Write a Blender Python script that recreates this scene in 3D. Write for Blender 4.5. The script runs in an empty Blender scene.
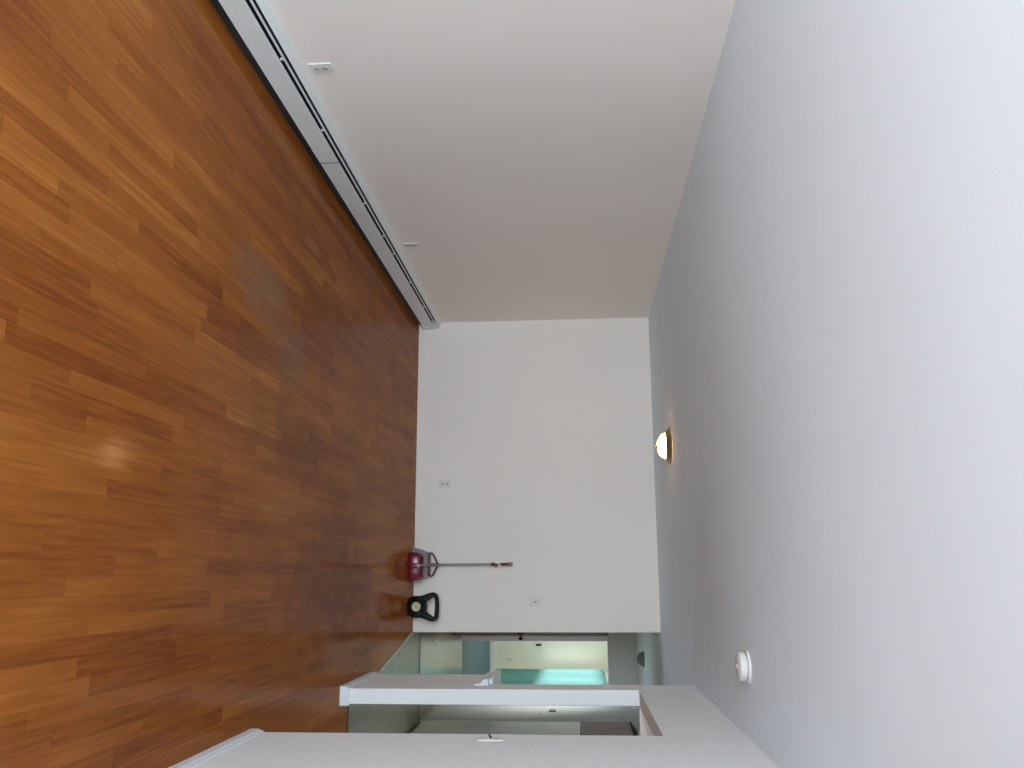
import bpy, bmesh, math, random
from mathutils import Vector, Matrix
random.seed(4)
PI = math.pi
S = bpy.context.scene
C = S.collection

# ------------------------------------------------------------------ camera
# the photograph was taken with the phone on its side, so the camera is rolled a quarter turn
F_PX = 858.56
yaw, pitch, roll, EYE = 0.2181, 0.07165, -0.01943, 1.6424
cy, sy, cp, sp = math.cos(yaw), math.sin(yaw), math.cos(pitch), math.sin(pitch)
Fv = Vector((-sy * cp, cy * cp, -sp))
Rv = Vector((cy, sy, 0))
Uv = Rv.cross(Fv)
cr, sr = math.cos(roll), math.sin(roll)
R2 = cr * Rv + sr * Uv
U2 = -sr * Rv + cr * Uv
cam_d = bpy.data.cameras.new('camera')
cam_d.sensor_fit = 'HORIZONTAL'
cam_d.sensor_width = 36
cam_d.lens = F_PX / 1024 * 36
cam_d.clip_start = 0.02
cam = bpy.data.objects.new('camera', cam_d)
C.objects.link(cam)
M3 = Matrix((U2, -R2, -Fv)).transposed()
cam.matrix_world = Matrix.Translation((0, 0, EYE)) @ M3.to_4x4()
S.camera = cam

# ------------------------------------------------------------------ world, light, exposure
W = bpy.data.worlds.new('world')
S.world = W
W.use_nodes = True
bg = W.node_tree.nodes['Background']
bg.inputs['Color'].default_value = (0.62, 0.80, 1.0, 1)
bg.inputs['Strength'].default_value = 1.2
S.view_settings.view_transform = 'Standard'
S.view_settings.look = 'None'
S.view_settings.gamma = 1
S.view_settings.use_curve_mapping = False
S.view_settings.exposure = 0.0


def area(name, loc, size, size_y, direction, power, col, spread=180):
    d = bpy.data.lights.new(name, 'AREA')
    d.shape = 'RECTANGLE'
    d.size = size
    d.size_y = size_y
    d.energy = power
    d.color = col
    o = bpy.data.objects.new(name, d)
    C.objects.link(o)
    o.location = loc
    o.rotation_euler = Vector(direction).to_track_quat('-Z', 'Y').to_euler()
    d.spread = math.radians(spread)
    return o


# daylight at each window; dining, kitchen, hall and bedroom side ones are added (the lights stand just outside the openings)
BACKP, SIDEP = 500, 140
area('daylight_back_window', (-1.2, -3.02, 1.45), 2.3, 1.3, (0.1, 1, 0.22), BACKP, (0.66, 0.85, 1.0), 180)
area('added_dining_fill', (3.78, -0.8, 1.5), 3.2, 1.4, (-1, 0, 0.0), SIDEP, (0.66, 0.85, 1.0))  # added side fill from an unseen window, brightens the near room
area('added_kitchen_fill', (3.78, 7.6, 1.5), 1.2, 1.0, (-1, 0, 0), 25, (0.80, 0.93, 1.0))  # added fill for the kitchen, its window is out of view
area('added_hall_fill', (0.36, 10.6, 1.5), 1.4, 1.1, (1, 0.5, -0.6), 18, (0.90, 0.97, 0.92), 130)  # added fill for the hall and fridge side, unseen source
area('daylight_bedroom_window', (1.93, 15.22, 1.5), 2.3, 1.1, (-1, 0, 0), 24, (1.0, 1.0, 0.97))
area('added_bedroom_fill', (-1.72, 14.6, 1.5), 1.6, 1.1, (1, 0, 0), 75, (1.0, 0.96, 0.86))  # added second bedroom light from an unseen side, lifts the walls

H = 2.44
D = 8.767      # far wall
XL = -2.632    # left wall
XC = 0.5635    # end of far wall
XR = 0.767     # right wall plane
XR2 = 0.867
YN = 4.454     # near wall end
YP = 6.126     # pier front
YPB = 6.40
ZH = 2.041


# ------------------------------------------------------------------ materials
def mat(name, col, rough=0.6, metal=0.0, bump=0.0, bscale=60, var=0.0, vscale=3, spec=0.5, coat=0.0,
        emit=None, estr=0.0, trans=0.0):
    m = bpy.data.materials.new(name)
    m.use_nodes = True
    nt = m.node_tree
    b = nt.nodes['Principled BSDF']
    b.inputs['Base Color'].default_value = (*col, 1)
    b.inputs['Roughness'].default_value = rough
    b.inputs['Metallic'].default_value = metal
    b.inputs['Specular IOR Level'].default_value = spec
    b.inputs['Coat Weight'].default_value = coat
    b.inputs['Coat Roughness'].default_value = 0.1
    b.inputs['Transmission Weight'].default_value = trans
    if emit:
        b.inputs['Emission Color'].default_value = (*emit, 1)
        b.inputs['Emission Strength'].default_value = estr
    tc = nt.nodes.new('ShaderNodeTexCoord')
    if var > 0:
        n = nt.nodes.new('ShaderNodeTexNoise')
        n.inputs['Scale'].default_value = vscale
        n.inputs['Detail'].default_value = 4
        nt.links.new(tc.outputs['Object'], n.inputs['Vector'])
        r = nt.nodes.new('ShaderNodeValToRGB')
        r.color_ramp.elements[0].position = 0.3
        r.color_ramp.elements[1].position = 0.7
        r.color_ramp.elements[0].color = (*[c * (1 - var) for c in col], 1)
        r.color_ramp.elements[1].color = (*[min(1, c * (1 + var)) for c in col], 1)
        nt.links.new(n.outputs['Fac'], r.inputs['Fac'])
        nt.links.new(r.outputs['Color'], b.inputs['Base Color'])
    if bump > 0:
        n2 = nt.nodes.new('ShaderNodeTexNoise')
        n2.inputs['Scale'].default_value = bscale
        n2.inputs['Detail'].default_value = 3
        nt.links.new(tc.outputs['Object'], n2.inputs['Vector'])
        bp = nt.nodes.new('ShaderNodeBump')
        bp.inputs['Strength'].default_value = bump
        bp.inputs['Distance'].default_value = 0.002
        nt.links.new(n2.outputs['Fac'], bp.inputs['Height'])
        nt.links.new(bp.outputs['Normal'], b.inputs['Normal'])
    return m


def wood_floor(name, ramp, width=0.07, length=0.85, rough=(0.22, 0.4), gap=0.35, grain=0.35, coat=0.25,
               wear_and_dark=None, cup=0.25, plank=0.45, spec=0.5, gloss=0.0, grough=0.12):
    """strip flooring running along Y"""
    m = bpy.data.materials.new(name)
    m.use_nodes = True
    nt = m.node_tree
    N = nt.nodes.new
    L = nt.links.new
    b = nt.nodes['Principled BSDF']
    tc = N('ShaderNodeTexCoord')
    sx = N('ShaderNodeSeparateXYZ')
    L(tc.outputs['Object'], sx.inputs[0])

    def math_(op, a, bb=None, cc=None):
        n = N('ShaderNodeMath')
        n.operation = op
        for i, v in enumerate((a, bb, cc)):
            if v is None:
                continue
            if isinstance(v, (int, float)):
                n.inputs[i].default_value = v
            else:
                L(v, n.inputs[i])
        return n.outputs[0]

    xs = math_('DIVIDE', sx.outputs['X'], width)
    row = math_('FLOOR', xs)
    fx = math_('FRACT', xs)
    wn = N('ShaderNodeTexWhiteNoise')
    wn.noise_dimensions = '1D'
    L(row, wn.inputs['W'])
    off = math_('MULTIPLY', wn.outputs['Value'], 7.3)
    wl = math_('MULTIPLY_ADD', wn.outputs['Value'], 0.5, 0.75)
    ys = math_('ADD', math_('DIVIDE', math_('DIVIDE', sx.outputs['Y'], length), wl), off)
    idx = math_('FLOOR', ys)
    fy = math_('FRACT', ys)
    cv = N('ShaderNodeCombineXYZ')
    L(row, cv.inputs[0])
    L(idx, cv.inputs[1])
    wn2 = N('ShaderNodeTexWhiteNoise')
    wn2.noise_dimensions = '2D'
    L(cv.outputs[0], wn2.inputs['Vector'])
    # grain: noise stretched along the board and shifted per board
    mp = N('ShaderNodeCombineXYZ')
    L(math_('MULTIPLY', sx.outputs['X'], 60), mp.inputs[0])
    L(math_('MULTIPLY', sx.outputs['Y'], 2.6), mp.inputs[1])
    L(math_('MULTIPLY', wn2.outputs['Value'], 31), mp.inputs[2])
    gn = N('ShaderNodeTexNoise')
    gn.inputs['Scale'].default_value = 1
    gn.inputs['Detail'].default_value = 5
    gn.inputs['Roughness'].default_value = 0.6
    L(mp.outputs[0], gn.inputs['Vector'])
    # broad patches
    pn = N('ShaderNodeTexNoise')
    pn.inputs['Scale'].default_value = 0.9
    pn.inputs['Detail'].default_value = 3
    mpp = N('ShaderNodeMapping')
    mpp.inputs['Scale'].default_value = (1.6, 0.6, 1)
    L(tc.outputs['Object'], mpp.inputs['Vector'])
    L(mpp.outputs[0], pn.inputs['Vector'])
    v = math_('MULTIPLY_ADD', math_('SUBTRACT', gn.outputs['Fac'], 0.5), grain * 1.5,
              math_('MULTIPLY_ADD', math_('SUBTRACT', pn.outputs['Fac'], 0.5), 0.9,
                    math_('MULTIPLY_ADD', math_('SUBTRACT', wn2.outputs['Value'], 0.5), plank, 0.5)))
    cr_ = N('ShaderNodeValToRGB')
    els = cr_.color_ramp.elements
    while len(els) > 1:
        els.remove(els[-1])
    els[0].position = 0
    els[0].color = (*ramp[0], 1)
    for i, c in enumerate(ramp[1:], 1):
        e = els.new(i / (len(ramp) - 1))
        e.color = (*c, 1)
    L(v, cr_.inputs['Fac'])
    col = cr_.outputs['Color']

    def mix(fac, a, bcol, mode='MIX'):
        n = N('ShaderNodeMix')
        n.data_type = 'RGBA'
        n.blend_type = mode
        if isinstance(fac, (int, float)):
            n.inputs[0].default_value = fac
        else:
            L(fac, n.inputs[0])
        L(a, n.inputs[6])
        if isinstance(bcol, tuple):
            n.inputs[7].default_value = (*bcol, 1)
        else:
            L(bcol, n.inputs[7])
        return n.outputs[2]

    # scuffed places and darker patches, each a ragged oval
    if wear_and_dark:
        for (wx, wy, rx, ry, wc, ws) in wear_and_dark:
            dx = math_('DIVIDE', math_('SUBTRACT', sx.outputs['X'], wx), rx)
            dy = math_('DIVIDE', math_('SUBTRACT', sx.outputs['Y'], wy), ry)
            wnz = N('ShaderNodeTexNoise')
            wnz.inputs['Scale'].default_value = 5
            wnz.inputs['Detail'].default_value = 4
            L(tc.outputs['Object'], wnz.inputs['Vector'])
            dd = math_('ADD', math_('MULTIPLY', dx, dx), math_('MULTIPLY', dy, dy))
            dd = math_('ADD', dd, math_('MULTIPLY', math_('SUBTRACT', wnz.outputs['Fac'], 0.5), 2.0))
            f = N('ShaderNodeMapRange')
            f.inputs['From Min'].default_value = 1.1
            f.inputs['From Max'].default_value = 0.0
            f.inputs['To Min'].default_value = 0
            f.inputs['To Max'].default_value = ws
            L(dd, f.inputs['Value'])
            col = mix(f.outputs[0], col, wc)
    # seams between boards
    ex = math_('MINIMUM', fx, math_('SUBTRACT', 1, fx))
    ey = math_('MINIMUM', fy, math_('SUBTRACT', 1, fy))
    gx = N('ShaderNodeMapRange')
    gx.inputs['From Min'].default_value = 0.0
    gx.inputs['From Max'].default_value = 0.03
    L(ex, gx.inputs['Value'])
    gy = N('ShaderNodeMapRange')
    gy.inputs['From Min'].default_value = 0.0
    gy.inputs['From Max'].default_value = 0.0025
    L(ey, gy.inputs['Value'])
    g = math_('MINIMUM', gx.outputs[0], gy.outputs[0])
    inv = math_('MULTIPLY', math_('SUBTRACT', 1, g), gap)
    col = mix(inv, col, tuple(c * 0.35 for c in ramp[0]))
    L(col, b.inputs['Base Color'])
    rr = N('ShaderNodeMapRange')
    rr.inputs['To Min'].default_value = rough[0]
    rr.inputs['To Max'].default_value = rough[1]
    L(pn.outputs['Fac'], rr.inputs['Value'])
    L(rr.outputs[0], b.inputs['Roughness'])
    b.inputs['Coat Weight'].default_value = coat
    b.inputs['Coat Roughness'].default_value = 0.16
    b.inputs['Specular IOR Level'].default_value = spec
    # slightly cupped boards
    h = math_('ADD', math_('MULTIPLY', math_('MULTIPLY', ex, math_('SUBTRACT', 1, ex)), 1.2),
              math_('MULTIPLY', gn.outputs['Fac'], 0.25))
    h = math_('ADD', h, math_('MULTIPLY', pn.outputs['Fac'], 1.0))
    bp = N('ShaderNodeBump')
    bp.inputs['Strength'].default_value = cup
    bp.inputs['Distance'].default_value = 0.004
    L(h, bp.inputs['Height'])
    L(bp.outputs['Normal'], b.inputs['Normal'])
    L(bp.outputs['Normal'], b.inputs['Coat Normal'])
    if gloss:
        # thin worn varnish: part of the surface still mirrors, the rest is matt wood
        b.inputs['Specular IOR Level'].default_value = 0.0
        gs = N('ShaderNodeBsdfGlossy')
        gr = N('ShaderNodeMapRange')
        gr.inputs['To Min'].default_value = grough * 0.7
        gr.inputs['To Max'].default_value = grough * 1.4
        L(pn.outputs['Fac'], gr.inputs['Value'])
        L(gr.outputs[0], gs.inputs['Roughness'])
        L(bp.outputs['Normal'], gs.inputs['Normal'])
        fr_ = N('ShaderNodeFresnel')
        fr_.inputs['IOR'].default_value = 1.5
        mx_ = N('ShaderNodeMixShader')
        L(math_('MULTIPLY', fr_.outputs[0], gloss), mx_.inputs[0])
        L(b.outputs[0], mx_.inputs[1])
        L(gs.outputs[0], mx_.inputs[2])
        o_ = [q for q in nt.nodes if q.type == 'OUTPUT_MATERIAL'][0]
        L(mx_.outputs[0], o_.inputs[0])
    return m


M = {}
M['wall'] = mat('painted_wall', (0.85, 0.755, 0.68), 0.75, bump=0.25, bscale=120, var=0.012, vscale=1.2, spec=0.3)
M['wall_white'] = mat('white_wall_paint', (0.82, 0.79, 0.77), 0.75, bump=0.25, bscale=120, var=0.012, vscale=1.2, spec=0.3)
M['ceiling'] = mat('painted_ceiling', (0.84, 0.91, 0.96), 0.85, bump=0.2, bscale=90, var=0.01, vscale=1.0, spec=0.2)
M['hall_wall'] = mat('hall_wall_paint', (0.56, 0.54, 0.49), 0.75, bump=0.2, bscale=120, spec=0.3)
M['room_wall'] = mat('bedroom_wall_paint', (0.78, 0.77, 0.65), 0.75, bump=0.2, bscale=120, spec=0.3)
M['trim'] = mat('white_trim_paint', (0.72, 0.72, 0.72), 0.4, var=0.02, spec=0.4)
M['cap'] = mat('ledge_paint', (0.75, 0.75, 0.74), 0.35, var=0.02)
M['heater'] = mat('heater_enamel', (0.73, 0.71, 0.68), 0.45, var=0.02)
M['heater_dark'] = mat('heater_shade_dark', (0.015, 0.016, 0.018), 0.6, var=0.1)  # near-black for the element and for shade painted inside the heater
M['plate'] = mat('white_plastic', (0.73, 0.68, 0.63), 0.5, var=0.02)
M['plate2'] = mat('almond_plastic', (0.74, 0.67, 0.60), 0.5, var=0.02)
M['slot'] = mat('outlet_slots', (0.05, 0.05, 0.05), 0.6, var=0.05)
M['recept'] = mat('receptacle_face', (0.56, 0.52, 0.48), 0.55, var=0.02)
M['brass'] = mat('aged_brass', (0.45, 0.33, 0.2), 0.35, metal=0.9, var=0.1, vscale=30)
M['black'] = mat('black_vinyl', (0.006, 0.006, 0.008), 0.5, spec=0.25, var=0.15, vscale=20, bump=0.1)
M['cream'] = mat('cream_label', (0.60, 0.54, 0.30), 0.5, var=0.1, vscale=60)
M['label_dark'] = mat('label_print', (0.10, 0.09, 0.05), 0.5, var=0.1)
M['red'] = mat('red_plastic', (0.17, 0.008, 0.022), 0.28, var=0.1, vscale=12)
M['red2'] = mat('dark_red_plastic', (0.10, 0.010, 0.018), 0.35, var=0.1, vscale=12)
M['bristle'] = mat('grey_bristles', (0.26, 0.22, 0.22), 0.8, bump=0.6, bscale=200, var=0.15, vscale=40)
M['steel'] = mat('brushed_steel_tube', (0.24, 0.225, 0.22), 0.4, metal=0.6, var=0.05, vscale=20)
M['fridge'] = mat('pale_glossy_enamel', (0.9, 0.93, 0.92), 0.2, metal=0.3, var=0.06, vscale=6)
M['cabinet'] = mat('brown_cabinet_laminate', (0.38, 0.31, 0.29), 0.5, var=0.1, vscale=8)
M['darkgap'] = mat('dark_recess', (0.03, 0.03, 0.03), 0.8, var=0.1)
M['doorwood'] = mat('brown_door_wood', (0.16, 0.10, 0.075), 0.45, var=0.2, vscale=6)
M['casing'] = mat('door_casing_paint', (0.42, 0.39, 0.34), 0.5, var=0.04)
M['carpet'] = mat('blue_grey_carpet', (0.13, 0.19, 0.22), 0.95, bump=0.8, bscale=300, var=0.12, vscale=30)
M['darkmetal'] = mat('dark_bronze', (0.03, 0.028, 0.025), 0.4, metal=0.7, var=0.1)
M['greyfix'] = mat('dull_grey_plastic', (0.12, 0.125, 0.115), 0.6, var=0.1)
M['strip'] = mat('threshold_metal', (0.5, 0.48, 0.43), 0.4, metal=0.5, var=0.1, vscale=20)
M['chrome'] = mat('chrome', (0.7, 0.72, 0.73), 0.15, metal=1.0, var=0.02)
M['green'] = mat('shrub_green', (0.07, 0.12, 0.04), 0.8, var=0.3, vscale=6)

M['floor'] = wood_floor('oak_strip_floor',
                        [(0.14, 0.031, 0.008), (0.24, 0.066, 0.013), (0.33, 0.104, 0.019), (0.45, 0.170, 0.036)],
                        width=0.066, length=0.95, coat=0.0, spec=0.0, rough=(0.4, 0.5), gloss=0.36, grough=0.11, cup=0.10, grain=0.6, plank=0.34, gap=0.25,
                        wear_and_dark=[(-1.50, 4.25, 0.20, 0.50, (0.22, 0.14, 0.085), 0.5),
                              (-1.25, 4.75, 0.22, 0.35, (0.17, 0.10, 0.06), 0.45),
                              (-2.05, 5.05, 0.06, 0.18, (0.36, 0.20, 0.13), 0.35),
                              (-0.75, 4.9, 0.28, 0.8, (0.13, 0.04, 0.014), 0.5),  # this and the next are darker red-brown patches
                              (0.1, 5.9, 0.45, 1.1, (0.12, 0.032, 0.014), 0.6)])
M['tile'] = wood_floor('grey_plank_vinyl',
                       [(0.12, 0.10, 0.065), (0.18, 0.155, 0.105), (0.24, 0.21, 0.15), (0.30, 0.27, 0.20)],
                       width=0.12, length=0.9, rough=(0.25, 0.4), gap=0.25, grain=0.5, coat=0.1)
M['hallwood'] = wood_floor('worn_hall_wood',
                           [(0.13, 0.085, 0.05), (0.21, 0.15, 0.09), (0.30, 0.23, 0.145), (0.40, 0.32, 0.21)],
                           width=0.09, length=0.9, rough=(0.14, 0.3), gap=0.3, grain=0.6, coat=0.4, cup=0.06)

# alabaster bowl of the lamp
m = bpy.data.materials.new('lit_alabaster_glass')
m.use_nodes = True
nt = m.node_tree
b = nt.nodes['Principled BSDF']
tc = nt.nodes.new('ShaderNodeTexCoord')
n = nt.nodes.new('ShaderNodeTexNoise')
n.inputs['Scale'].default_value = 24
n.inputs['Detail'].default_value = 3
r = nt.nodes.new('ShaderNodeValToRGB')
r.color_ramp.elements[0].position = 0.42
r.color_ramp.elements[0].color = (0.055, 0.026, 0.008, 1)
r.color_ramp.elements[1].position = 0.50
r.color_ramp.elements[1].color = (1.0, 0.62, 0.27, 1)
nt.links.new(tc.outputs['Object'], n.inputs['Vector'])
nt.links.new(n.outputs['Fac'], r.inputs['Fac'])
nt.links.new(r.outputs['Color'], b.inputs['Emission Color'])
b.inputs['Emission Strength'].default_value = 20.0
b.inputs['Base Color'].default_value = (0.8, 0.7, 0.5, 1)
b.inputs['Roughness'].default_value = 0.3
M['bowl'] = m

# window glass: lets the daylight straight through, with a faint reflection
m = bpy.data.materials.new('clear_pane')
m.use_nodes = True
nt = m.node_tree
for q in list(nt.nodes):
    if q.type != 'OUTPUT_MATERIAL':
        nt.nodes.remove(q)
out = [q for q in nt.nodes if q.type == 'OUTPUT_MATERIAL'][0]
tr = nt.nodes.new('ShaderNodeBsdfTransparent')
gl = nt.nodes.new('ShaderNodeBsdfGlossy')
gl.inputs['Roughness'].default_value = 0.02
mx = nt.nodes.new('ShaderNodeMixShader')
fr = nt.nodes.new('ShaderNodeFresnel')
fr.inputs['IOR'].default_value = 1.2
nt.links.new(fr.outputs[0], mx.inputs[0])
nt.links.new(tr.outputs[0], mx.inputs[1])
nt.links.new(gl.outputs[0], mx.inputs[2])
nt.links.new(mx.outputs[0], out.inputs[0])
M['glass'] = m

# sheer turquoise curtain
m = bpy.data.materials.new('turquoise_sheer')
m.use_nodes = True
nt = m.node_tree
for q in list(nt.nodes):
    if q.type != 'OUTPUT_MATERIAL':
        nt.nodes.remove(q)
out = [q for q in nt.nodes if q.type == 'OUTPUT_MATERIAL'][0]
tc = nt.nodes.new('ShaderNodeTexCoord')
n = nt.nodes.new('ShaderNodeTexNoise')
n.inputs['Scale'].default_value = 12
nt.links.new(tc.outputs['Object'], n.inputs['Vector'])
r = nt.nodes.new('ShaderNodeValToRGB')
r.color_ramp.elements[0].color = (0.20, 0.42, 0.39, 1)
r.color_ramp.elements[1].color = (0.30, 0.56, 0.53, 1)
nt.links.new(n.outputs['Fac'], r.inputs['Fac'])
df = nt.nodes.new('ShaderNodeBsdfDiffuse')
tl = nt.nodes.new('ShaderNodeBsdfTranslucent')
nt.links.new(r.outputs['Color'], df.inputs['Color'])
nt.links.new(r.outputs['Color'], tl.inputs['Color'])
m1 = nt.nodes.new('ShaderNodeMixShader')
m1.inputs[0].default_value = 0.6
nt.links.new(df.outputs[0], m1.inputs[1])
nt.links.new(tl.outputs[0], m1.inputs[2])
tr = nt.nodes.new('ShaderNodeBsdfTransparent')
m2 = nt.nodes.new('ShaderNodeMixShader')
m2.inputs[0].default_value = 0.02
nt.links.new(m1.outputs[0], m2.inputs[1])
nt.links.new(tr.outputs[0], m2.inputs[2])
nt.links.new(m2.outputs[0], out.inputs[0])
M['sheer'] = m


# ------------------------------------------------------------------ mesh helpers
class MB:
    def __init__(s):
        s.bm = bmesh.new()

    def box(s, x0, x1, y0, y1, z0, z1, bev=0.0):
        b2 = bmesh.new()
        bmesh.ops.create_cube(b2, size=1)
        for v in b2.verts:
            v.co = Vector(((x0 + x1) / 2 + v.co.x * (x1 - x0), (y0 + y1) / 2 + v.co.y * (y1 - y0),
                           (z0 + z1) / 2 + v.co.z * (z1 - z0)))
        if bev:
            bmesh.ops.bevel(b2, geom=b2.edges[:], offset=bev, segments=2, affect='EDGES', profile=0.5)
        s.merge(b2)
        return s

    def merge(s, b2, mtx=None):
        me = bpy.data.meshes.new('tmp')
        b2.to_mesh(me)
        b2.free()
        if mtx:
            me.transform(mtx)
        s.bm.from_mesh(me)
        bpy.data.meshes.remove(me)

    def prism(s, pts, z0, z1):
        """polygon in XY extruded from z0 to z1"""
        lo = [s.bm.verts.new((x, y, z0)) for x, y in pts]
        hi = [s.bm.verts.new((x, y, z1)) for x, y in pts]
        s.bm.faces.new(lo[::-1])
        s.bm.faces.new(hi)
        n_ = len(pts)
        for i in range(n_):
            s.bm.faces.new((lo[i], lo[(i + 1) % n_], hi[(i + 1) % n_], hi[i]))
        return s

    def sweep_profile(s, prof, a, b_, axis):
        """closed 2-D profile swept along an axis; prof is (u,z); axis 'Y' puts u on X, 'X' puts u on Y"""
        def P(u, z, t):
            return (u, t, z) if axis == 'Y' else (t, u, z)
        lo = [s.bm.verts.new(P(u, z, a)) for u, z in prof]
        hi = [s.bm.verts.new(P(u, z, b_)) for u, z in prof]
        n_ = len(prof)
        s.bm.faces.new(lo)
        s.bm.faces.new(hi[::-1])
        for i in range(n_):
            s.bm.faces.new((lo[i], hi[i], hi[(i + 1) % n_], lo[(i + 1) % n_]))
        return s

    def lathe(s, prof, seg=40, mtx=None, cap=True):
        """(radius, height) profile turned about Z"""
        b2 = bmesh.new()
        rings = []
        for rr, zz in prof:
            if rr < 1e-5:
                rings.append([b2.verts.new((0, 0, zz))])
            else:
                rings.append([b2.verts.new((rr * math.cos(2 * PI * k / seg), rr * math.sin(2 * PI * k / seg), zz))
                              for k in range(seg)])
        for A, B in zip(rings, rings[1:]):
            for k in range(seg):
                a0, a1 = A[k % len(A)], A[(k + 1) % len(A)]
                b0, b1 = B[k % len(B)], B[(k + 1) % len(B)]
                vs = []
                for v in (a0, a1, b1, b0):
                    if v not in vs:
                        vs.append(v)
                if len(vs) > 2:
                    b2.faces.new(vs)
        if cap:
            for R_ in (rings[0], rings[-1]):
                if len(R_) > 1:
                    b2.faces.new(R_)
        bmesh.ops.recalc_face_normals(b2, faces=b2.faces[:])
        s.merge(b2, mtx)
        return s

    def tube(s, pts, rad, seg=12, closed=False):
        pts = [Vector(p) for p in pts]
        n_ = len(pts)
        rads = rad if isinstance(rad, (list, tuple)) else [rad] * n_
        b2 = bmesh.new()
        rings = []
        up = None
        for i, p in enumerate(pts):
            if closed:
                t = (pts[(i + 1) % n_] - pts[i - 1]).normalized()
            else:
                t = (pts[min(i + 1, n_ - 1)] - pts[max(i - 1, 0)]).normalized()
            if up is None:
                up = Vector((0, 0, 1)) if abs(t.z) < 0.9 else Vector((1, 0, 0))
            sd = t.cross(up).normalized()
            up = sd.cross(t).normalized()
            rings.append([b2.verts.new(p + rads[i] * (math.cos(2 * PI * k / seg) * sd + math.sin(2 * PI * k / seg) * up))
                          for k in range(seg)])
        rng = range(n_) if closed else range(n_ - 1)
        for i in rng:
            A, B = rings[i], rings[(i + 1) % n_]
            for k in range(seg):
                b2.faces.new((A[k], A[(k + 1) % seg], B[(k + 1) % seg], B[k]))
        if not closed:
            b2.faces.new(rings[0])
            b2.faces.new(rings[-1])
        bmesh.ops.recalc_face_normals(b2, faces=b2.faces[:])
        s.merge(b2)
        return s

    def build(s, name, material, parent=None, smooth=False, loc=None):
        me = bpy.data.meshes.new(name)
        bmesh.ops.recalc_face_normals(s.bm, faces=s.bm.faces[:])
        s.bm.to_mesh(me)
        s.bm.free()
        me.materials.append(material)
        if smooth:
            for p in me.polygons:
                p.use_smooth = True
            try:
                me.set_sharp_from_angle(angle=math.radians(40))
            except Exception:
                pass
        o = bpy.data.objects.new(name, me)
        C.objects.link(o)
        if parent:
            o.parent = parent
        if loc:
            o.location = loc
        return o


def struct(o):
    o['kind'] = 'structure'
    return o


def thing(name, label, cat, loc, rz=0, group=None):
    o = bpy.data.objects.new(name, None)
    o.empty_display_size = 0.1
    C.objects.link(o)
    o.location = loc
    o.rotation_euler = (0, 0, rz)
    o['label'] = label
    o['category'] = cat
    if group:
        o['group'] = group
    return o


def wall(name, boxes, m='wall'):
    mb = MB()
    for q in boxes:
        mb.box(*q)
    return struct(mb.build(name, M[m]))


# ------------------------------------------------------------------ floors
TH = [(XC, D), (0.785, 7.34), (0.84, 7.06), (0.84, 6.345)]   # where the oak boards meet the grey planks
struct(MB().prism([(XL, -2.8), (3.6, -2.8), (3.6, 6.345), (0.84, 6.345), (0.84, 7.06), (0.785, 7.34), (XC, D), (XL, D)],
                  -0.06, 0).build('floor', M['floor']))
struct(MB().prism([(0.84, 6.345), (3.6, 6.345), (3.6, 9.28), (1.47, 9.28), (1.47, 9.2), (XC, 9.2), (XC, D),
                   (0.785, 7.34), (0.84, 7.06)], -0.06, 0).build('floor', M['tile']))
struct(MB().prism([(XC, 9.2), (1.47, 9.2), (1.47, 10.35), (1.8, 10.35), (1.8, 12.56), (XC, 12.56)],
                  -0.06, 0).build('floor', M['hallwood']))
struct(MB().prism([(-1.5, 12.62), (0.87, 12.62), (0.87, 12.56), (1.63, 12.56), (1.63, 12.62), (1.76, 12.62), (1.76, 16.54), (-1.5, 16.54)],
                  -0.06, 0).build('floor', M['carpet']))
# threshold strips
mb = MB()
for (xa, ya), (xb, yb) in (((XC + .01, D - .06), (0.785, 7.34)),):
    d = Vector((xb - xa, yb - ya)).normalized()
    nrm = Vector((-d.y, d.x)) * 0.016
    mb.prism([(xa - nrm.x, ya - nrm.y), (xb - nrm.x, yb - nrm.y), (xb + nrm.x, yb + nrm.y), (xa + nrm.x, ya + nrm.y)],
             0.0, 0.004)
struct(mb.build('trim_1', M['strip']))
struct(MB().box(0.885, 3.58, 6.335, 6.36, 0, 0.003).build('trim_2', M['darkgap']))
struct(MB().box(XC + .02, 1.45, 9.19, 9.205, 0, 0.003).build('trim_3', M['darkgap']))

# ------------------------------------------------------------------ ceiling and walls
struct(MB().box(-2.76, 3.72, -2.92, 12.62, H, H + 0.12).build('ceiling', M['ceiling']))
struct(MB().box(-1.6, 1.88, 12.62, 16.66, H, H + 0.12).build('ceiling', M['ceiling']))
wall('wall_left', [(-2.76, XL, -2.8, D + .12, 0, H)])
wall('wall_far', [(XL, XC, D, D + 0.12, 0, H)])
# back wall with a wide window behind the photographer
wall('wall_back', [(-2.76, -2.4, -2.92, -2.8, 0, H), (0.0, 3.72, -2.92, -2.8, 0, H),
                   (-2.4, 0.0, -2.92, -2.8, 0, 0.75), (-2.4, 0.0, -2.92, -2.8, 2.12, H)])
wall('wall_right', [(XR, XR2, -2.8, -1.8, 0, H), (XR, XR2, -1.8, 2.2, 2.3, H), (XR, XR2, 2.2, YN, 0, H), (XR, XR2, YN, YP, ZH, H), (XR, XR2, YP, YPB, 0, H)], 'wall_white')  # includes an unseen opening behind the camera, added to admit side light
wall('wall_knee', [(XR, XR2, YPB, 7.0, 0, 0.985)], 'wall_white')
wall('wall_kitchen_header', [(XR2, 3.6, YP, YP + 0.11, ZH, H)])
wall('wall_dining', [(3.6, 3.72, -2.8, -2.4, 0, H), (3.6, 3.72, 0.8, 7.0, 0, H), (3.6, 3.72, 8.2, 9.4, 0, H),
                     (3.6, 3.72, -2.4, 0.8, 0, 0.8), (3.6, 3.72, -2.4, 0.8, 2.2, H),
                     (3.6, 3.72, 7.0, 8.2, 0, 1.0), (3.6, 3.72, 7.0, 8.2, 2.0, H)])
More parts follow.
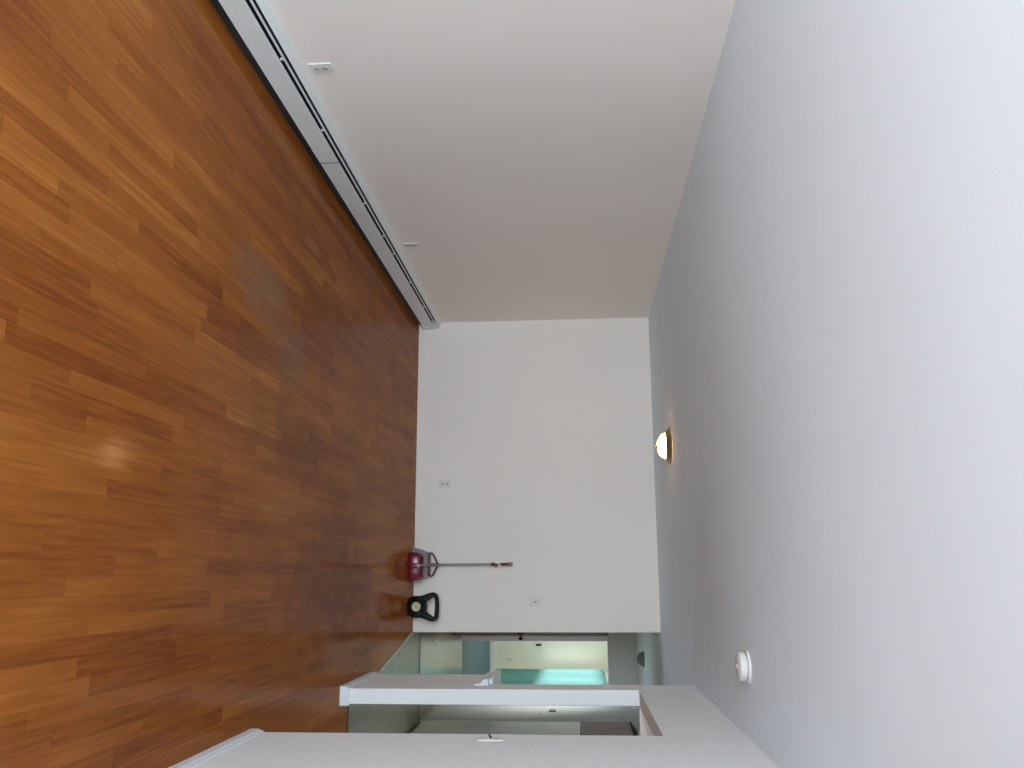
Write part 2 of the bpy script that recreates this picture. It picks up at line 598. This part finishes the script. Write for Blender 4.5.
wall('wall_kitchen', [(1.47, 3.6, 9.28, 9.4, 0, H), (1.47, 1.59, 9.4, 10.35, 0, H), (1.59, 1.8, 10.23, 10.35, 0, H)], 'hall_wall')
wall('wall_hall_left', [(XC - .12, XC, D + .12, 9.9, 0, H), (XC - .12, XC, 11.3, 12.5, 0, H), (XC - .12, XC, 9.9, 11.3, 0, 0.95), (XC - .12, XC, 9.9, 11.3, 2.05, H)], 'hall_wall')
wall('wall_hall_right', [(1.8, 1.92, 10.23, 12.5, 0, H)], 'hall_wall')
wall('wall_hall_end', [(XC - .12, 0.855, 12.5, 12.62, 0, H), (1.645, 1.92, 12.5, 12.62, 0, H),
                       (0.855, 1.645, 12.5, 12.62, 2.06, H)], 'hall_wall')
wall('wall_bedroom_back', [(-1.6, 1.88, 16.54, 16.66, 0, H)], 'room_wall')
wall('wall_bedroom_left', [(-1.6, -1.5, 12.62, 13.8, 0, H), (-1.6, -1.5, 15.4, 16.54, 0, H), (-1.6, -1.5, 13.8, 15.4, 0, 0.95), (-1.6, -1.5, 13.8, 15.4, 2.05, H)], 'room_wall')
wall('wall_bedroom_near', [(-1.5, XC - .12, 12.5, 12.62, 0, H)], 'room_wall')
wall('wall_bedroom_right', [(1.76, 1.88, 12.62, 14.05, 0, H), (1.76, 1.88, 16.42, 16.54, 0, H),
                            (1.76, 1.88, 14.05, 16.42, 0, 0.95), (1.76, 1.88, 14.05, 16.42, 2.05, H)], 'room_wall')


def window(name, axis, plane, thick, a0, a1, z0, z1, nm, rows=1):
    """frame, mullions, sill and pane of a window in a wall; axis is the one the wall runs along"""
    def B(mb, u0, u1, d0, d1, za, zb):
        if axis == 'X':
            mb.box(u0, u1, plane + d0, plane + d1, za, zb)
        else:
            mb.box(plane + d0, plane + d1, u0, u1, za, zb)
    f = MB()
    t = 0.045
    B(f, a0, a1, 0, thick, z0, z0 + t)
    B(f, a0, a1, 0, thick, z1 - t, z1)
    B(f, a0, a0 + t, 0, thick, z0 + t, z1 - t)
    B(f, a1 - t, a1, 0, thick, z0 + t, z1 - t)
    for k in range(1, nm + 1):
        u = a0 + (a1 - a0) * k / (nm + 1)
        B(f, u - 0.02, u + 0.02, thick * .35, thick * .65, z0 + t, z1 - t)
    for k in range(1, rows):
        z = z0 + (z1 - z0) * k / rows
        B(f, a0 + t, a1 - t, thick * .4, thick * .6, z - 0.015, z + 0.015)
    fo = struct(f.build(name, M['trim']))
    p = MB()
    B(p, a0 + t, a1 - t, thick * .48, thick * .52, z0 + t, z1 - t)
    p.build('window_pane', M['glass'], fo)
    return fo


window('window_1', 'X', -2.92, 0.12, -2.4, 0.0, 0.75, 2.12, 2)
window('added_window_2', 'Y', 3.6, 0.12, -2.4, 0.8, 0.8, 2.2, 2, 1)  # unseen window added for the dining side fill
window('added_window_6', 'Y', XC - .12, 0.12, 9.9, 11.3, 0.95, 2.05, 1)  # unseen window added for the hall fill
window('added_window_3', 'Y', 3.6, 0.12, 7.0, 8.2, 1.0, 2.0, 1)  # unseen window added for the kitchen fill
window('added_window_5', 'Y', -1.6, 0.10, 13.8, 15.4, 0.95, 2.05, 1)  # unseen window added for the bedroom side fill
window('window_4', 'Y', 1.76, 0.12, 14.05, 16.42, 0.95, 2.05, 1)


# ------------------------------------------------------------------ baseboards
def bb_prof(x, s, h=0.066):
    # simple moulded skirting: thick below, stepping to a thin rounded top
    return [(x, 0), (x + s * 0.016, 0), (x + s * 0.016, h * 0.62), (x + s * 0.013, h * 0.72), (x + s * 0.009, h * 0.78),
            (x + s * 0.009, h * 0.93), (x + s * 0.005, h), (x, h)]


mb = MB()
mb.sweep_profile(bb_prof(XR, -1), 2.2, YN, 'Y')
struct(mb.build('baseboard_right', M['trim'], smooth=False))
struct(MB().sweep_profile(bb_prof(XR2, 1), 2.2, YN, 'Y').build('baseboard_dining', M['trim']))
mb = MB()
mb.sweep_profile(bb_prof(XR, -1), YP - 0.016, 7.0, 'Y')
mb.sweep_profile(bb_prof(YP, -1), XR - 0.0, XR2 + 0.012, 'X')
struct(mb.build('baseboard_pier', M['trim']))
mb = MB()
mb.sweep_profile(bb_prof(1.47, -1), 9.29, 10.35, 'Y')
struct(mb.build('baseboard_hall', M['casing']))
struct(MB().sweep_profile(bb_prof(16.54, -1, 0.09), -1.5, 1.76, 'X').build('baseboard_bedroom', M['trim']))

# ledge on the knee wall: board, apron moulding and a small corbel by the pier
struct(MB().box(XR - 0.037, XR2 + 0.037, YPB, 7.06, 1.002, 1.027, 0.004).build('trim_4', M['cap']))
mb = MB()
ap = [(XR, 0.925), (XR - 0.010, 0.925), (XR - 0.012, 0.965), (XR - 0.028, 0.985), (XR - 0.032, 1.002), (XR, 1.002)]
mb.sweep_profile(ap, YPB, 7.02, 'Y')
mb.sweep_profile([(2 * (XR + 0.05) - u, z) for u, z in ap], YPB, 7.02, 'Y')
mb.box(XR - 0.012, XR2 + 0.012, 7.0, 7.015, 0.925, 1.0)
struct(mb.build('trim_5', M['trim']))
cb = MB()
cb.sweep_profile([(XR, 0.90), (XR - 0.010, 0.905), (XR - 0.014, 0.945), (XR - 0.036, 0.962), (XR - 0.044, 0.985), (XR - 0.038, 1.001), (XR, 1.001)],
                 YPB - 0.07, YPB - 0.005, 'Y')
struct(cb.build('trim_6', M['trim'], smooth=False))

# ------------------------------------------------------------------ bedroom door: casing and open leaf
dr = MB()
dr.box(0.80, 0.862, 12.482, 12.5, 0, 2.11, 0.003)
dr.box(1.638, 1.70, 12.482, 12.5, 0, 2.11, 0.003)
dr.box(0.80, 1.70, 12.480, 12.498, 2.048, 2.11, 0.003)
door = struct(dr.build('door_1', M['hall_wall']))
jb = MB()
jb.box(0.855, 0.915, 12.5, 12.62, 0, 2.06)
jb.box(1.627, 1.645, 12.5, 12.62, 0, 2.06)
jb.box(0.915, 1.627, 12.5, 12.62, 2.042, 2.06)
jb.box(0.915, 0.925, 12.54, 12.575, 0, 2.042)
jb.build('door_jamb', M['trim'], door)
lf = MB()
a_ = math.radians(3.5)
leaf = MB().box(0, 0.04, -0.76, 0, 0.012, 2.035, 0.002)
for z0, z1 in ((0.2, 0.95), (1.1, 1.9)):
    leaf.box(0.038, 0.044, -0.64, -0.12, z0, z1, 0.002)
leaf_o = leaf.build('door_leaf', M['doorwood'], door, loc=(0.795, 12.475, 0))
leaf_o.rotation_euler = (0, 0, -math.radians(3.2))
kn = MB()
kn.lathe([(0, -0.055), (0.022, -0.055), (0.03, -0.04), (0.022, -0.02), (0.010, -0.015), (0.010, 0.0), (0.028, 0.003), (0.028, 0.008), (0, 0.008)], 20,
         Matrix.Translation((-0.008, -0.70, 0.88)) @ Matrix.Rotation(math.radians(90), 4, 'Y'))
kn.lathe([(0, 0.055), (0.022, 0.055), (0.03, 0.04), (0.022, 0.02), (0.010, 0.015), (0.010, 0.0), (0.028, -0.003), (0, -0.003)], 20,
         Matrix.Translation((0.043, -0.70, 0.88)) @ Matrix.Rotation(math.radians(90), 4, 'Y'))
kn.box(0.008, 0.032, -0.763, -0.758, 0.84, 0.92)
kn.build('door_knob', M['darkmetal'], leaf_o)

hk = thing('wall_hook', 'small dark hook on the pale green bedroom wall, seen through the doorway', 'hook', (1.285, 16.54, 0.90))
st = MB()
st.box(-0.018, 0.018, -0.008, 0, -0.05, 0.05, 0.003)
st.build('back_plate', M['darkmetal'], hk)
st = MB()
st.tube([(0, -0.005, 0.035), (0, -0.05, 0.03), (0, -0.065, 0.045), (0, -0.06, 0.06)], 0.009, 8)
st.tube([(0, -0.005, -0.02), (0, -0.045, -0.035), (0, -0.06, -0.02), (0, -0.055, -0.005)], 0.009, 8)
st.build('prongs', M['darkmetal'], hk, smooth=True)

# ------------------------------------------------------------------ baseboard heater
HY0, HY1 = 1.4, 8.66
ht = thing('baseboard_heater', 'long white baseboard heater running along the foot of the long wall', 'heater', (XL, HY0, 0))
L_ = HY1 - HY0
bk = MB().sweep_profile([(0.0, 0.02), (0.004, 0.02), (0.004, 0.226), (0.0, 0.236)], 0, L_, 'Y')
bk.sweep_profile([(0.0, 0.240), (0.0, 0.234), (0.052, 0.2175), (0.055, 0.219), (0.053, 0.223)], 0, L_, 'Y')
bk.build('back_panel', M['heater'], ht)
el = MB().box(0.004, 0.056, 0.01, L_ - 0.01, 0.055, 0.15)
el.box(0.001, 0.042, 0.0, L_, 0.002, 0.07)  # dark liner standing in for the shade under the heater
el.box(0.004, 0.010, 0.01, L_ - 0.01, 0.02, 0.225)  # dark sheet painting the shade behind the slots
el.tube([(0.035, 0.0, 0.1), (0.035, L_, 0.1)], 0.012, 10)
el.build('element_and_shade_liner', M['heater_dark'], ht)
dm = MB().sweep_profile([(0.054, 0.199), (0.064, 0.196), (0.064, 0.2005), (0.054, 0.2035)], 0.0, L_, 'Y')
dm.build('damper_blade', M['heater'], ht)


def cover(y0, y1):
    pr = [(0.066, 0.060), (0.070, 0.058), (0.0705, 0.170), (0.068, 0.178), (0.066, 0.178), (0.067, 0.168)]
    return MB().sweep_profile(pr, y0 - HY0, y1 - HY0, 'Y').build('front_cover', M['heater'], ht)


cover(HY0, 4.938)
cover(4.956, HY1)
for (y0, y1) in ((4.775, 4.79), (7.28, 7.30)):
    MB().box(0.0705, 0.0716, y0 - HY0, y1 - HY0, 0.056, 0.172, 0.0).build('cover_seam', M['trim'], ht)
for y in (2.9, 3.833, 4.557, 5.591, 6.199, 6.58, 7.293, 8.03):
    k = y - HY0
    MB().box(0.050, 0.062, k - 0.004, k + 0.004, 0.178, 0.200).build('bracket', M['heater'], ht)
ec = MB()
ec.sweep_profile([(0, 0.05), (0.068, 0.05), (0.074, 0.056), (0.074, 0.17), (0.068, 0.19), (0.064, 0.210), (0.055, 0.222), (0.0, 0.242)],
                 HY1 - HY0 + 0.003, D - 0.004 - HY0, 'Y')
ec.build('end_cap', M['heater'], ht)


# ------------------------------------------------------------------ outlets and switches
# each is built in its own frame: plate in the XZ plane, front towards -Y
def outlet(label, loc, rz, m='plate', group=None):
    t = thing('wall_outlet', label, 'outlet', loc, rz, group)
    p = MB().box(-0.038, 0.038, -0.007, 0, -0.062, 0.062, 0.0025)
    p.build('cover_plate', M[m], t)
    for s_ in (-1, 1):
        q = MB()
        q.lathe([(0, 0), (0.0175, 0), (0.0175, 0.003), (0.016, 0.004), (0, 0.004)], 24,
                Matrix.Translation((0, -0.006, s_ * 0.024)) @ Matrix.Rotation(PI / 2, 4, 'X'))
        ro = q.build('receptacle', M['recept'], t)
        sl = MB()
        for dx in (-0.006, 0.006):
            sl.box(dx - 0.0015, dx + 0.0015, -0.0112, -0.0098, s_ * 0.024 - 0.001, s_ * 0.024 + 0.008)
        sl.box(-0.003, 0.003, -0.0112, -0.0098, s_ * 0.024 - 0.011, s_ * 0.024 - 0.006)
        sl.build('slots', M['slot'], ro)
    MB().lathe([(0, 0), (0.003, 0), (0.002, 0.0015), (0, 0.0015)], 10,
               Matrix.Translation((0, -0.007, 0)) @ Matrix.Rotation(PI / 2, 4, 'X')).build('screw', M['steel'], t)
    return t


def switch(label, loc, rz, tm='plate', up=1, m='plate'):
    t = thing('light_switch', label, 'light switch', loc, rz)
    MB().box(-0.036, 0.036, -0.006, 0, -0.058, 0.058, 0.002).build('cover_plate', M[m], t)
    q = MB()
    q.box(-0.006, 0.006, -0.0072, -0.0058, -0.013, 0.013)
    q.build('toggle_slot', M['recept'], t)
    tg = MB().sweep_profile([(-0.006, -0.006), (-0.024, up * 0.010 - 0.004), (-0.024, up * 0.010 + 0.003), (-0.006, 0.007)], -0.004, 0.004, 'X')
    tg.build('toggle', M[tm], t)
    for s_ in (-1, 1):
        MB().lathe([(0, 0), (0.003, 0), (0.002, 0.0012), (0, 0.0012)], 8,
                   Matrix.Translation((0, -0.006, s_ * 0.030)) @ Matrix.Rotation(PI / 2, 4, 'X')).build('screw', M['steel'], t)
    return t


# left wall faces +X: local -Y must point to +X  -> rotate +90
outlet('white outlet on the wall above the heater, larger one nearer to the camera', (XL, 4.005, 0.336), PI / 2)
outlet('white outlet on the wall above the heater, smaller one nearer the room corner', (XL, 6.53, 0.338), PI / 2)
outlet('duplex outlet low on the end wall behind the broom, near the floor', (-0.905, D, 0.303), 0, 'plate2')
switch('light switch plate at chest height on the end wall above the kettlebell', (0.274, D, 1.219), 0, 'slot', 1, 'plate2')
# right-hand walls face -X: local -Y -> -X : rotate -90
switch('switch plate with dark toggle on the nearest wall beside the kitchen opening', (XR, 4.315, 1.22), -PI / 2, 'darkmetal', -1)
switch('small dark toggle switch on the kitchen wall beyond the refrigerator', (1.47, 9.62, 1.22), -PI / 2, 'darkmetal', 1, 'plate2')
outlet('outlet low on the pale green bedroom wall seen through the doorway', (1.541, 16.54, 0.36), 0, 'room_wall')

t = thing('thermostat', 'small round grey thermostat on the kitchen wall above the switch', 'thermostat', (1.47, 9.93, 1.343), -PI / 2)
rx = Matrix.Rotation(PI / 2, 4, 'X')
MB().lathe([(0, 0), (0.042, 0), (0.042, 0.008), (0.038, 0.012), (0, 0.012)], 24, rx).build('base', M['greyfix'], t)
MB().lathe([(0, 0.012), (0.03, 0.012), (0.028, 0.026), (0, 0.027)], 24, rx).build('dial', M['recept'], t)
t = thing('wall_sensor', 'tiny white sensor high on the kitchen wall near the opening top', 'sensor', (1.47, 10.15, 2.241), -PI / 2)
MB().box(-0.02, 0.02, -0.018, 0, -0.03, 0.03, 0.004).build('housing', M['plate'], t)
MB().lathe([(0, 0.018), (0.011, 0.018), (0.006, 0.024), (0, 0.025)], 16, rx).build('lens', M['trim'], t)

# ------------------------------------------------------------------ ceiling light
cl = thing('ceiling_light', 'lit flush ceiling light with amber glass bowl and brass rim', 'ceiling light', (-1.04, 7.20, H))
MB().lathe([(0, 0), (0.06, 0), (0.06, -0.012), (0.0, -0.012)], 32).build('canopy', M['brass'], cl)
MB().lathe([(0.150, -0.001), (0.158, -0.005), (0.152, -0.018), (0.132, -0.036), (0.122, -0.046), (0.112, -0.046), (0.112, -0.040), (0.120, -0.034), (0.143, -0.004), (0.150, -0.001)],
           48, cap=False).build('rim', M['brass'], cl, smooth=True)
prof = []
for k in range(13):
    a = k / 12 * PI / 2
    prof.append((0.106 * math.cos(a), -0.040 - 0.072 * math.sin(a)))
MB().lathe([(0.108, -0.036)] + prof, 40, cap=False).build('glass_bowl', M['bowl'], cl, smooth=True)
MB().lathe([(0, -0.108), (0.014, -0.110), (0.016, -0.116), (0.009, -0.120), (0.011, -0.127), (0.006, -0.134), (0, -0.136)], 20).build('finial', M['brass'], cl, smooth=True)

# ------------------------------------------------------------------ detectors
sd = thing('smoke_detector', 'round white smoke detector on the main room ceiling', 'smoke detector', (0.433, 4.32, H))
MB().lathe([(0, 0), (0.074, 0), (0.074, -0.010), (0.070, -0.012), (0, -0.012)], 40).build('mounting_plate', M['plate'], sd, smooth=True)
MB().lathe([(0.056, -0.012), (0.056, -0.020), (0, -0.020)], 40, cap=False).build('vent_gap', M['recept'], sd)
MB().lathe([(0, -0.018), (0.066, -0.018), (0.068, -0.024), (0.064, -0.044), (0.052, -0.051), (0, -0.053)], 40).build('housing', M['plate'], sd, smooth=True)
MB().lathe([(0, -0.053), (0.012, -0.053), (0.012, -0.056), (0, -0.056)], 16).build('test_button', M['trim'], sd)
hd = thing('hall_light', 'unlit dark grey round fixture on the dim hallway ceiling', 'ceiling light', (1.03, 11.13, H))
MB().lathe([(0, 0), (0.095, 0), (0.095, -0.012), (0.085, -0.02), (0, -0.02)], 32).build('base', M['greyfix'], hd, smooth=True)
MB().lathe([(0.08, -0.02), (0.078, -0.045), (0.055, -0.072), (0.025, -0.083), (0, -0.085)], 32, cap=False).build('dome', M['greyfix'], hd, smooth=True)

# ------------------------------------------------------------------ kettlebell
kb = thing('kettlebell', 'black kettlebell with round cream label standing by the end wall', 'kettlebell', (0.311, 8.52, 0), 0)
bd = MB()
prof = [(0, 0), (0.074, 0), (0.084, 0.006), (0.096, 0.028), (0.103, 0.055), (0.105, 0.085), (0.102, 0.112), (0.094, 0.136),
        (0.080, 0.156), (0.060, 0.170), (0.036, 0.178), (0, 0.181)]
bd.lathe(prof, 48)
body = bd.build('body', M['black'], kb, smooth=True)
hn = MB()
cpts = [(-0.062, 0.120), (-0.076, 0.158), (-0.096, 0.196), (-0.110, 0.224), (-0.114, 0.244), (-0.109, 0.262), (-0.094, 0.272), (-0.05, 0.278), (0, 0.279),
        (0.05, 0.278), (0.094, 0.272), (0.109, 0.262), (0.114, 0.244), (0.110, 0.224), (0.096, 0.196), (0.076, 0.158), (0.062, 0.120)]
hr = [0.042, 0.037, 0.032, 0.027, 0.024, 0.022, 0.021, 0.021, 0.021]
hn.tube([(x, 0, z) for x, z in cpts], hr + hr[:-1][::-1], 16)
hn.build('handle', M['black'], kb, smooth=True)
MY = Matrix.Translation((-0.005, -0.098, 0.093)) @ rx
lb = MB().lathe([(0, 0), (0.043, 0), (0.043, 0.009), (0.041, 0.0105), (0, 0.0105)], 36, MY).build('label_disc', M['cream'], kb)
pr_ = MB()
pr_.lathe([(0.0365, 0.0105), (0.0365, 0.0112), (0.0345, 0.0112), (0.0345, 0.0105)], 36, MY, cap=False)
for (x, z, w, h) in ((-0.014, 0.010, 0.008, 0.012), (0.010, 0.012, 0.012, 0.006), (-0.002, -0.002, 0.009, 0.014), (0.014, -0.006, 0.005, 0.010), (-0.012, -0.017, 0.014, 0.006)):
    pr_.box(x - w / 2 - 0.005, x + w / 2 - 0.005, -0.1095, -0.1084, 0.093 + z - h / 2, 0.093 + z + h / 2)
pr_.build('label_print', M['label_dark'], lb)

# ------------------------------------------------------------------ broom with its dustpan
BX, BY = -0.092, 8.655
br = thing('broom', 'small upright broom with steel handle, red yoke head and grey bristles', 'broom', (BX, BY, 0), 0)
bs = MB()
secs = [(0.0, 0.165, 0.028, -0.004), (0.05, 0.158, 0.028, -0.002), (0.10, 0.146, 0.026, 0.0), (0.15, 0.126, 0.022, 0.0), (0.185, 0.108, 0.018, 0.0)]
rings = []
for z, hw, hd_, dx in secs:
    ring = []
    for k in range(24):
        a = 2 * PI * k / 24
        sx_ = math.copysign(abs(math.cos(a)) ** 0.35, math.cos(a))
        sy_ = math.copysign(abs(math.sin(a)) ** 0.7, math.sin(a))
        ring.append(bs.bm.verts.new((dx + hw * sx_, hd_ * sy_, z)))
    rings.append(ring)
for A, B in zip(rings, rings[1:]):
    for k in range(24):
        bs.bm.faces.new((A[k], A[(k + 1) % 24], B[(k + 1) % 24], B[k]))
bs.bm.faces.new(rings[0])
bs.bm.faces.new(rings[-1])
bs.build('bristles', M['bristle'], br, smooth=True)
yk = MB()
yk.box(-0.112, 0.112, -0.022, 0.022, 0.160, 0.184, 0.006)
yk.tube([(-0.108, 0, 0.172), (-0.112, 0, 0.196), (-0.095, 0, 0.214), (-0.045, 0, 0.238), (-0.014, 0, 0.256)], 0.010, 10)
yk.tube([(0.108, 0, 0.172), (0.112, 0, 0.196), (0.095, 0, 0.214), (0.045, 0, 0.238), (0.014, 0, 0.256)], 0.010, 10)
yk.lathe([(0, 0.17), (0.017, 0.17), (0.015, 0.26), (0.012, 0.28), (0, 0.28)], 20)
yk.build('broom_head', M['red2'], br, smooth=True)
MB().tube([(0, 0, 0.27), (0, 0, 0.795)], 0.0105, 14).build('handle', M['steel'], br, smooth=True)
MB().tube([(0, 0, 0.80), (0, 0, 0.895)], 0.0075, 14).build('handle_tip', M['steel'], br, smooth=True)
ck = MB()
ck.lathe([(0, 0.79), (0.014, 0.79), (0.018, 0.80), (0.018, 0.822), (0.014, 0.832), (0, 0.832)], 18)
ck.lathe([(0, 0), (0.017, 0), (0.017, 0.024), (0, 0.024)], 18, Matrix.Translation((0.010, -0.012, 0.832)))
ck.build('clip', M['red2'], br, smooth=True)
gp = MB()
gp.lathe([(0, 0.888), (0.014, 0.888), (0.016, 0.90), (0.014, 0.94), (0.016, 0.965), (0.014, 0.975), (0, 0.975)], 18)
ring = [(0.014 * math.cos(2 * PI * k / 20), 0, 0.985 + 0.016 * math.sin(2 * PI * k / 20)) for k in range(20)]
gp.tube(ring, 0.006, 8, closed=True)
gp.build('grip', M['red2'], br, smooth=True)

dp = thing('dustpan', 'red plastic dustpan standing on the floor in front of the broom', 'dustpan', (-0.074, 8.50, 0), 0)
pn = MB()
# scoop: rounded shell, taller at the back, open lip towards the wall
W2, DD, HH = 0.140, 0.115, 0.125
out_ = []
lev = [(0.0, 0.90, 0.86), (0.012, 0.98, 0.96), (0.05, 1.0, 1.0), (0.10, 0.95, 0.93), (0.122, 0.88, 0.84), (0.130, 0.80, 0.74)]
rings = []
for z, sx_, sy_ in lev:
    ring = []
    for k in range(32):
        a = 2 * PI * k / 32
        px = math.copysign(abs(math.cos(a)) ** 0.45, math.cos(a)) * W2 * sx_
        py = math.copysign(abs(math.sin(a)) ** 0.6, math.sin(a)) * 0.085 * sy_
        ring.append(pn.bm.verts.new((px, py, z)))
    rings.append(ring)
for A, B in zip(rings, rings[1:]):
    for k in range(32):
        pn.bm.faces.new((A[k], A[(k + 1) % 32], B[(k + 1) % 32], B[k]))
pn.bm.faces.new(rings[0])
inner = []
for v in rings[-1]:
    inner.append(pn.bm.verts.new((v.co.x * 0.93, v.co.y * 0.88, 0.128)))
low = []
for v in inner:
    low.append(pn.bm.verts.new((v.co.x * 0.98, v.co.y * 0.95, 0.04)))
for A, B in ((rings[-1], inner), (inner, low)):
    for k in range(32):
        pn.bm.faces.new((A[k], A[(k + 1) % 32], B[(k + 1) % 32], B[k]))
pn.bm.faces.new(low)
pn.build('pan', M['red'], dp, smooth=True)
rb = MB()
rb.box(-0.030, 0.022, -0.096, -0.074, 0.018, 0.126, 0.006)
rb.build('handle_socket', M['red'], dp, smooth=True)
hd2 = MB().tube([(-0.010, -0.080, 0.105), (-0.012, -0.066, 0.15), (-0.016, -0.03, 0.23), (-0.018, 0.110, 0.30)], 0.009, 12)
hd2.build('handle', M['steel'], dp, smooth=True)

# ------------------------------------------------------------------ kitchen: refrigerator and cabinet over it
fx0, fx1, fy0, fy1 = 1.47, 2.20, 8.50, 9.265
fg = thing('refrigerator', 'pale glossy refrigerator standing beyond the kitchen opening', 'refrigerator', (fx0, fy0, 0))
MB().box(0, fx1 - fx0, 0.05, fy1 - fy0, 0.03, 1.643, 0.008).build('body', M['fridge'], fg)
d1 = MB().box(0, fx1 - fx0, 0, 0.045, 0.08, 1.10, 0.010).build('refrigerator_door', M['fridge'], fg)
d2 = MB().box(0, fx1 - fx0, 0, 0.045, 1.115, 1.643, 0.010).build('freezer_door', M['fridge'], fg)
MB().tube([(0.66, 0.0, 0.55), (0.66, -0.04, 0.58), (0.66, -0.04, 1.02), (0.66, 0.0, 1.05)], 0.010, 10).build('handle', M['chrome'], d1, smooth=True)
MB().tube([(0.66, 0.0, 1.17), (0.66, -0.04, 1.20), (0.66, -0.04, 1.45), (0.66, 0.0, 1.48)], 0.010, 10).build('handle', M['chrome'], d2, smooth=True)
MB().box(0.03, fx1 - fx0 - 0.03, 0.06, fy1 - fy0 - .03, 0, 0.03).build('base', M['darkgap'], fg)
cbn = thing('wall_cabinet', 'dark brown cabinet mounted above the refrigerator', 'cabinet', (fx0, fy0 + 0.05, 1.66))
MB().box(0, fx1 - fx0, 0.0, 0.728, 0, 0.475, 0.002).build('body', M['cabinet'], cbn)
for x0 in (0.01, 0.37):
    q = MB().box(x0, x0 + 0.35, -0.02, 0, 0.01, 0.465, 0.003)
    q.box(x0 + 0.05, x0 + 0.30, -0.024, -0.018, 0.06, 0.415, 0.002)
    q = q.build('door', M['cabinet'], cbn)
    MB().lathe([(0, 0), (0.006, 0), (0.006, 0.012), (0.014, 0.016), (0.012, 0.024), (0, 0.026)], 16,
               Matrix.Translation((x0 + (0.32 if x0 < 0.1 else 0.03), -0.02, 0.06)) @ rx).build('knob', M['chrome'], q)
MB().box(-0.004, fx1 - fx0, -0.024, 0.728, 0.475, 0.498, 0.004).build('shadow_strip', M['darkgap'], cbn)  # dark strip drawn as the shadow gap over the cabinet
# soffit above the cabinet
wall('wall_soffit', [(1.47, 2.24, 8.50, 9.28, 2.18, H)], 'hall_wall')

# ------------------------------------------------------------------ bedroom curtain and rod
ct = thing('curtain', 'sheer turquoise curtain hanging at the bedroom window beyond the doorway', 'curtain', (1.70, 14.0, 0))
mb = MB()
ny, nz = 150, 24
grid = []
for i in range(ny + 1):
    y = 2.20 * i / ny
    colv = []
    for j in range(nz + 1):
        z = 0.16 + (2.075 - 0.16) * j / nz
        amp = 0.022 + 0.014 * (1 - j / nz)
        x = amp * math.sin(y * 26 + 0.7 * math.sin(3 * y) + 0.25 * math.sin(z * 2)) + 0.008 * math.sin(y * 61)
        yy = y + 0.02 * math.sin(z * 1.7 + y * 4)
        colv.append(mb.bm.verts.new((x, yy, z)))
    grid.append(colv)
for i in range(ny):
    for j in range(nz):
        mb.bm.faces.new((grid[i][j], grid[i + 1][j], grid[i + 1][j + 1], grid[i][j + 1]))
cu = mb.build('curtain_panel', M['sheer'], ct, smooth=True)
rd = thing('curtain_rod', 'thin white curtain rod above the bedroom window', 'curtain rod', (1.70, 13.9, 2.095))
MB().tube([(0, 0, 0), (0, 2.5, 0)], 0.011, 12).build('rod', M['trim'], rd, smooth=True)
for y in (0.1, 2.4):
    MB().box(-0.012, 0.058, y - 0.012, y + 0.012, -0.015, 0.02, 0.003).build('bracket', M['trim'], rd)
for y in (0.0, 2.5):
    MB().lathe([(0, -0.03), (0.02, -0.018), (0.026, 0), (0.02, 0.018), (0, 0.03)], 16, Matrix.Translation((0, y, 0)) @ rx).build('finial', M['trim'], rd, smooth=True)
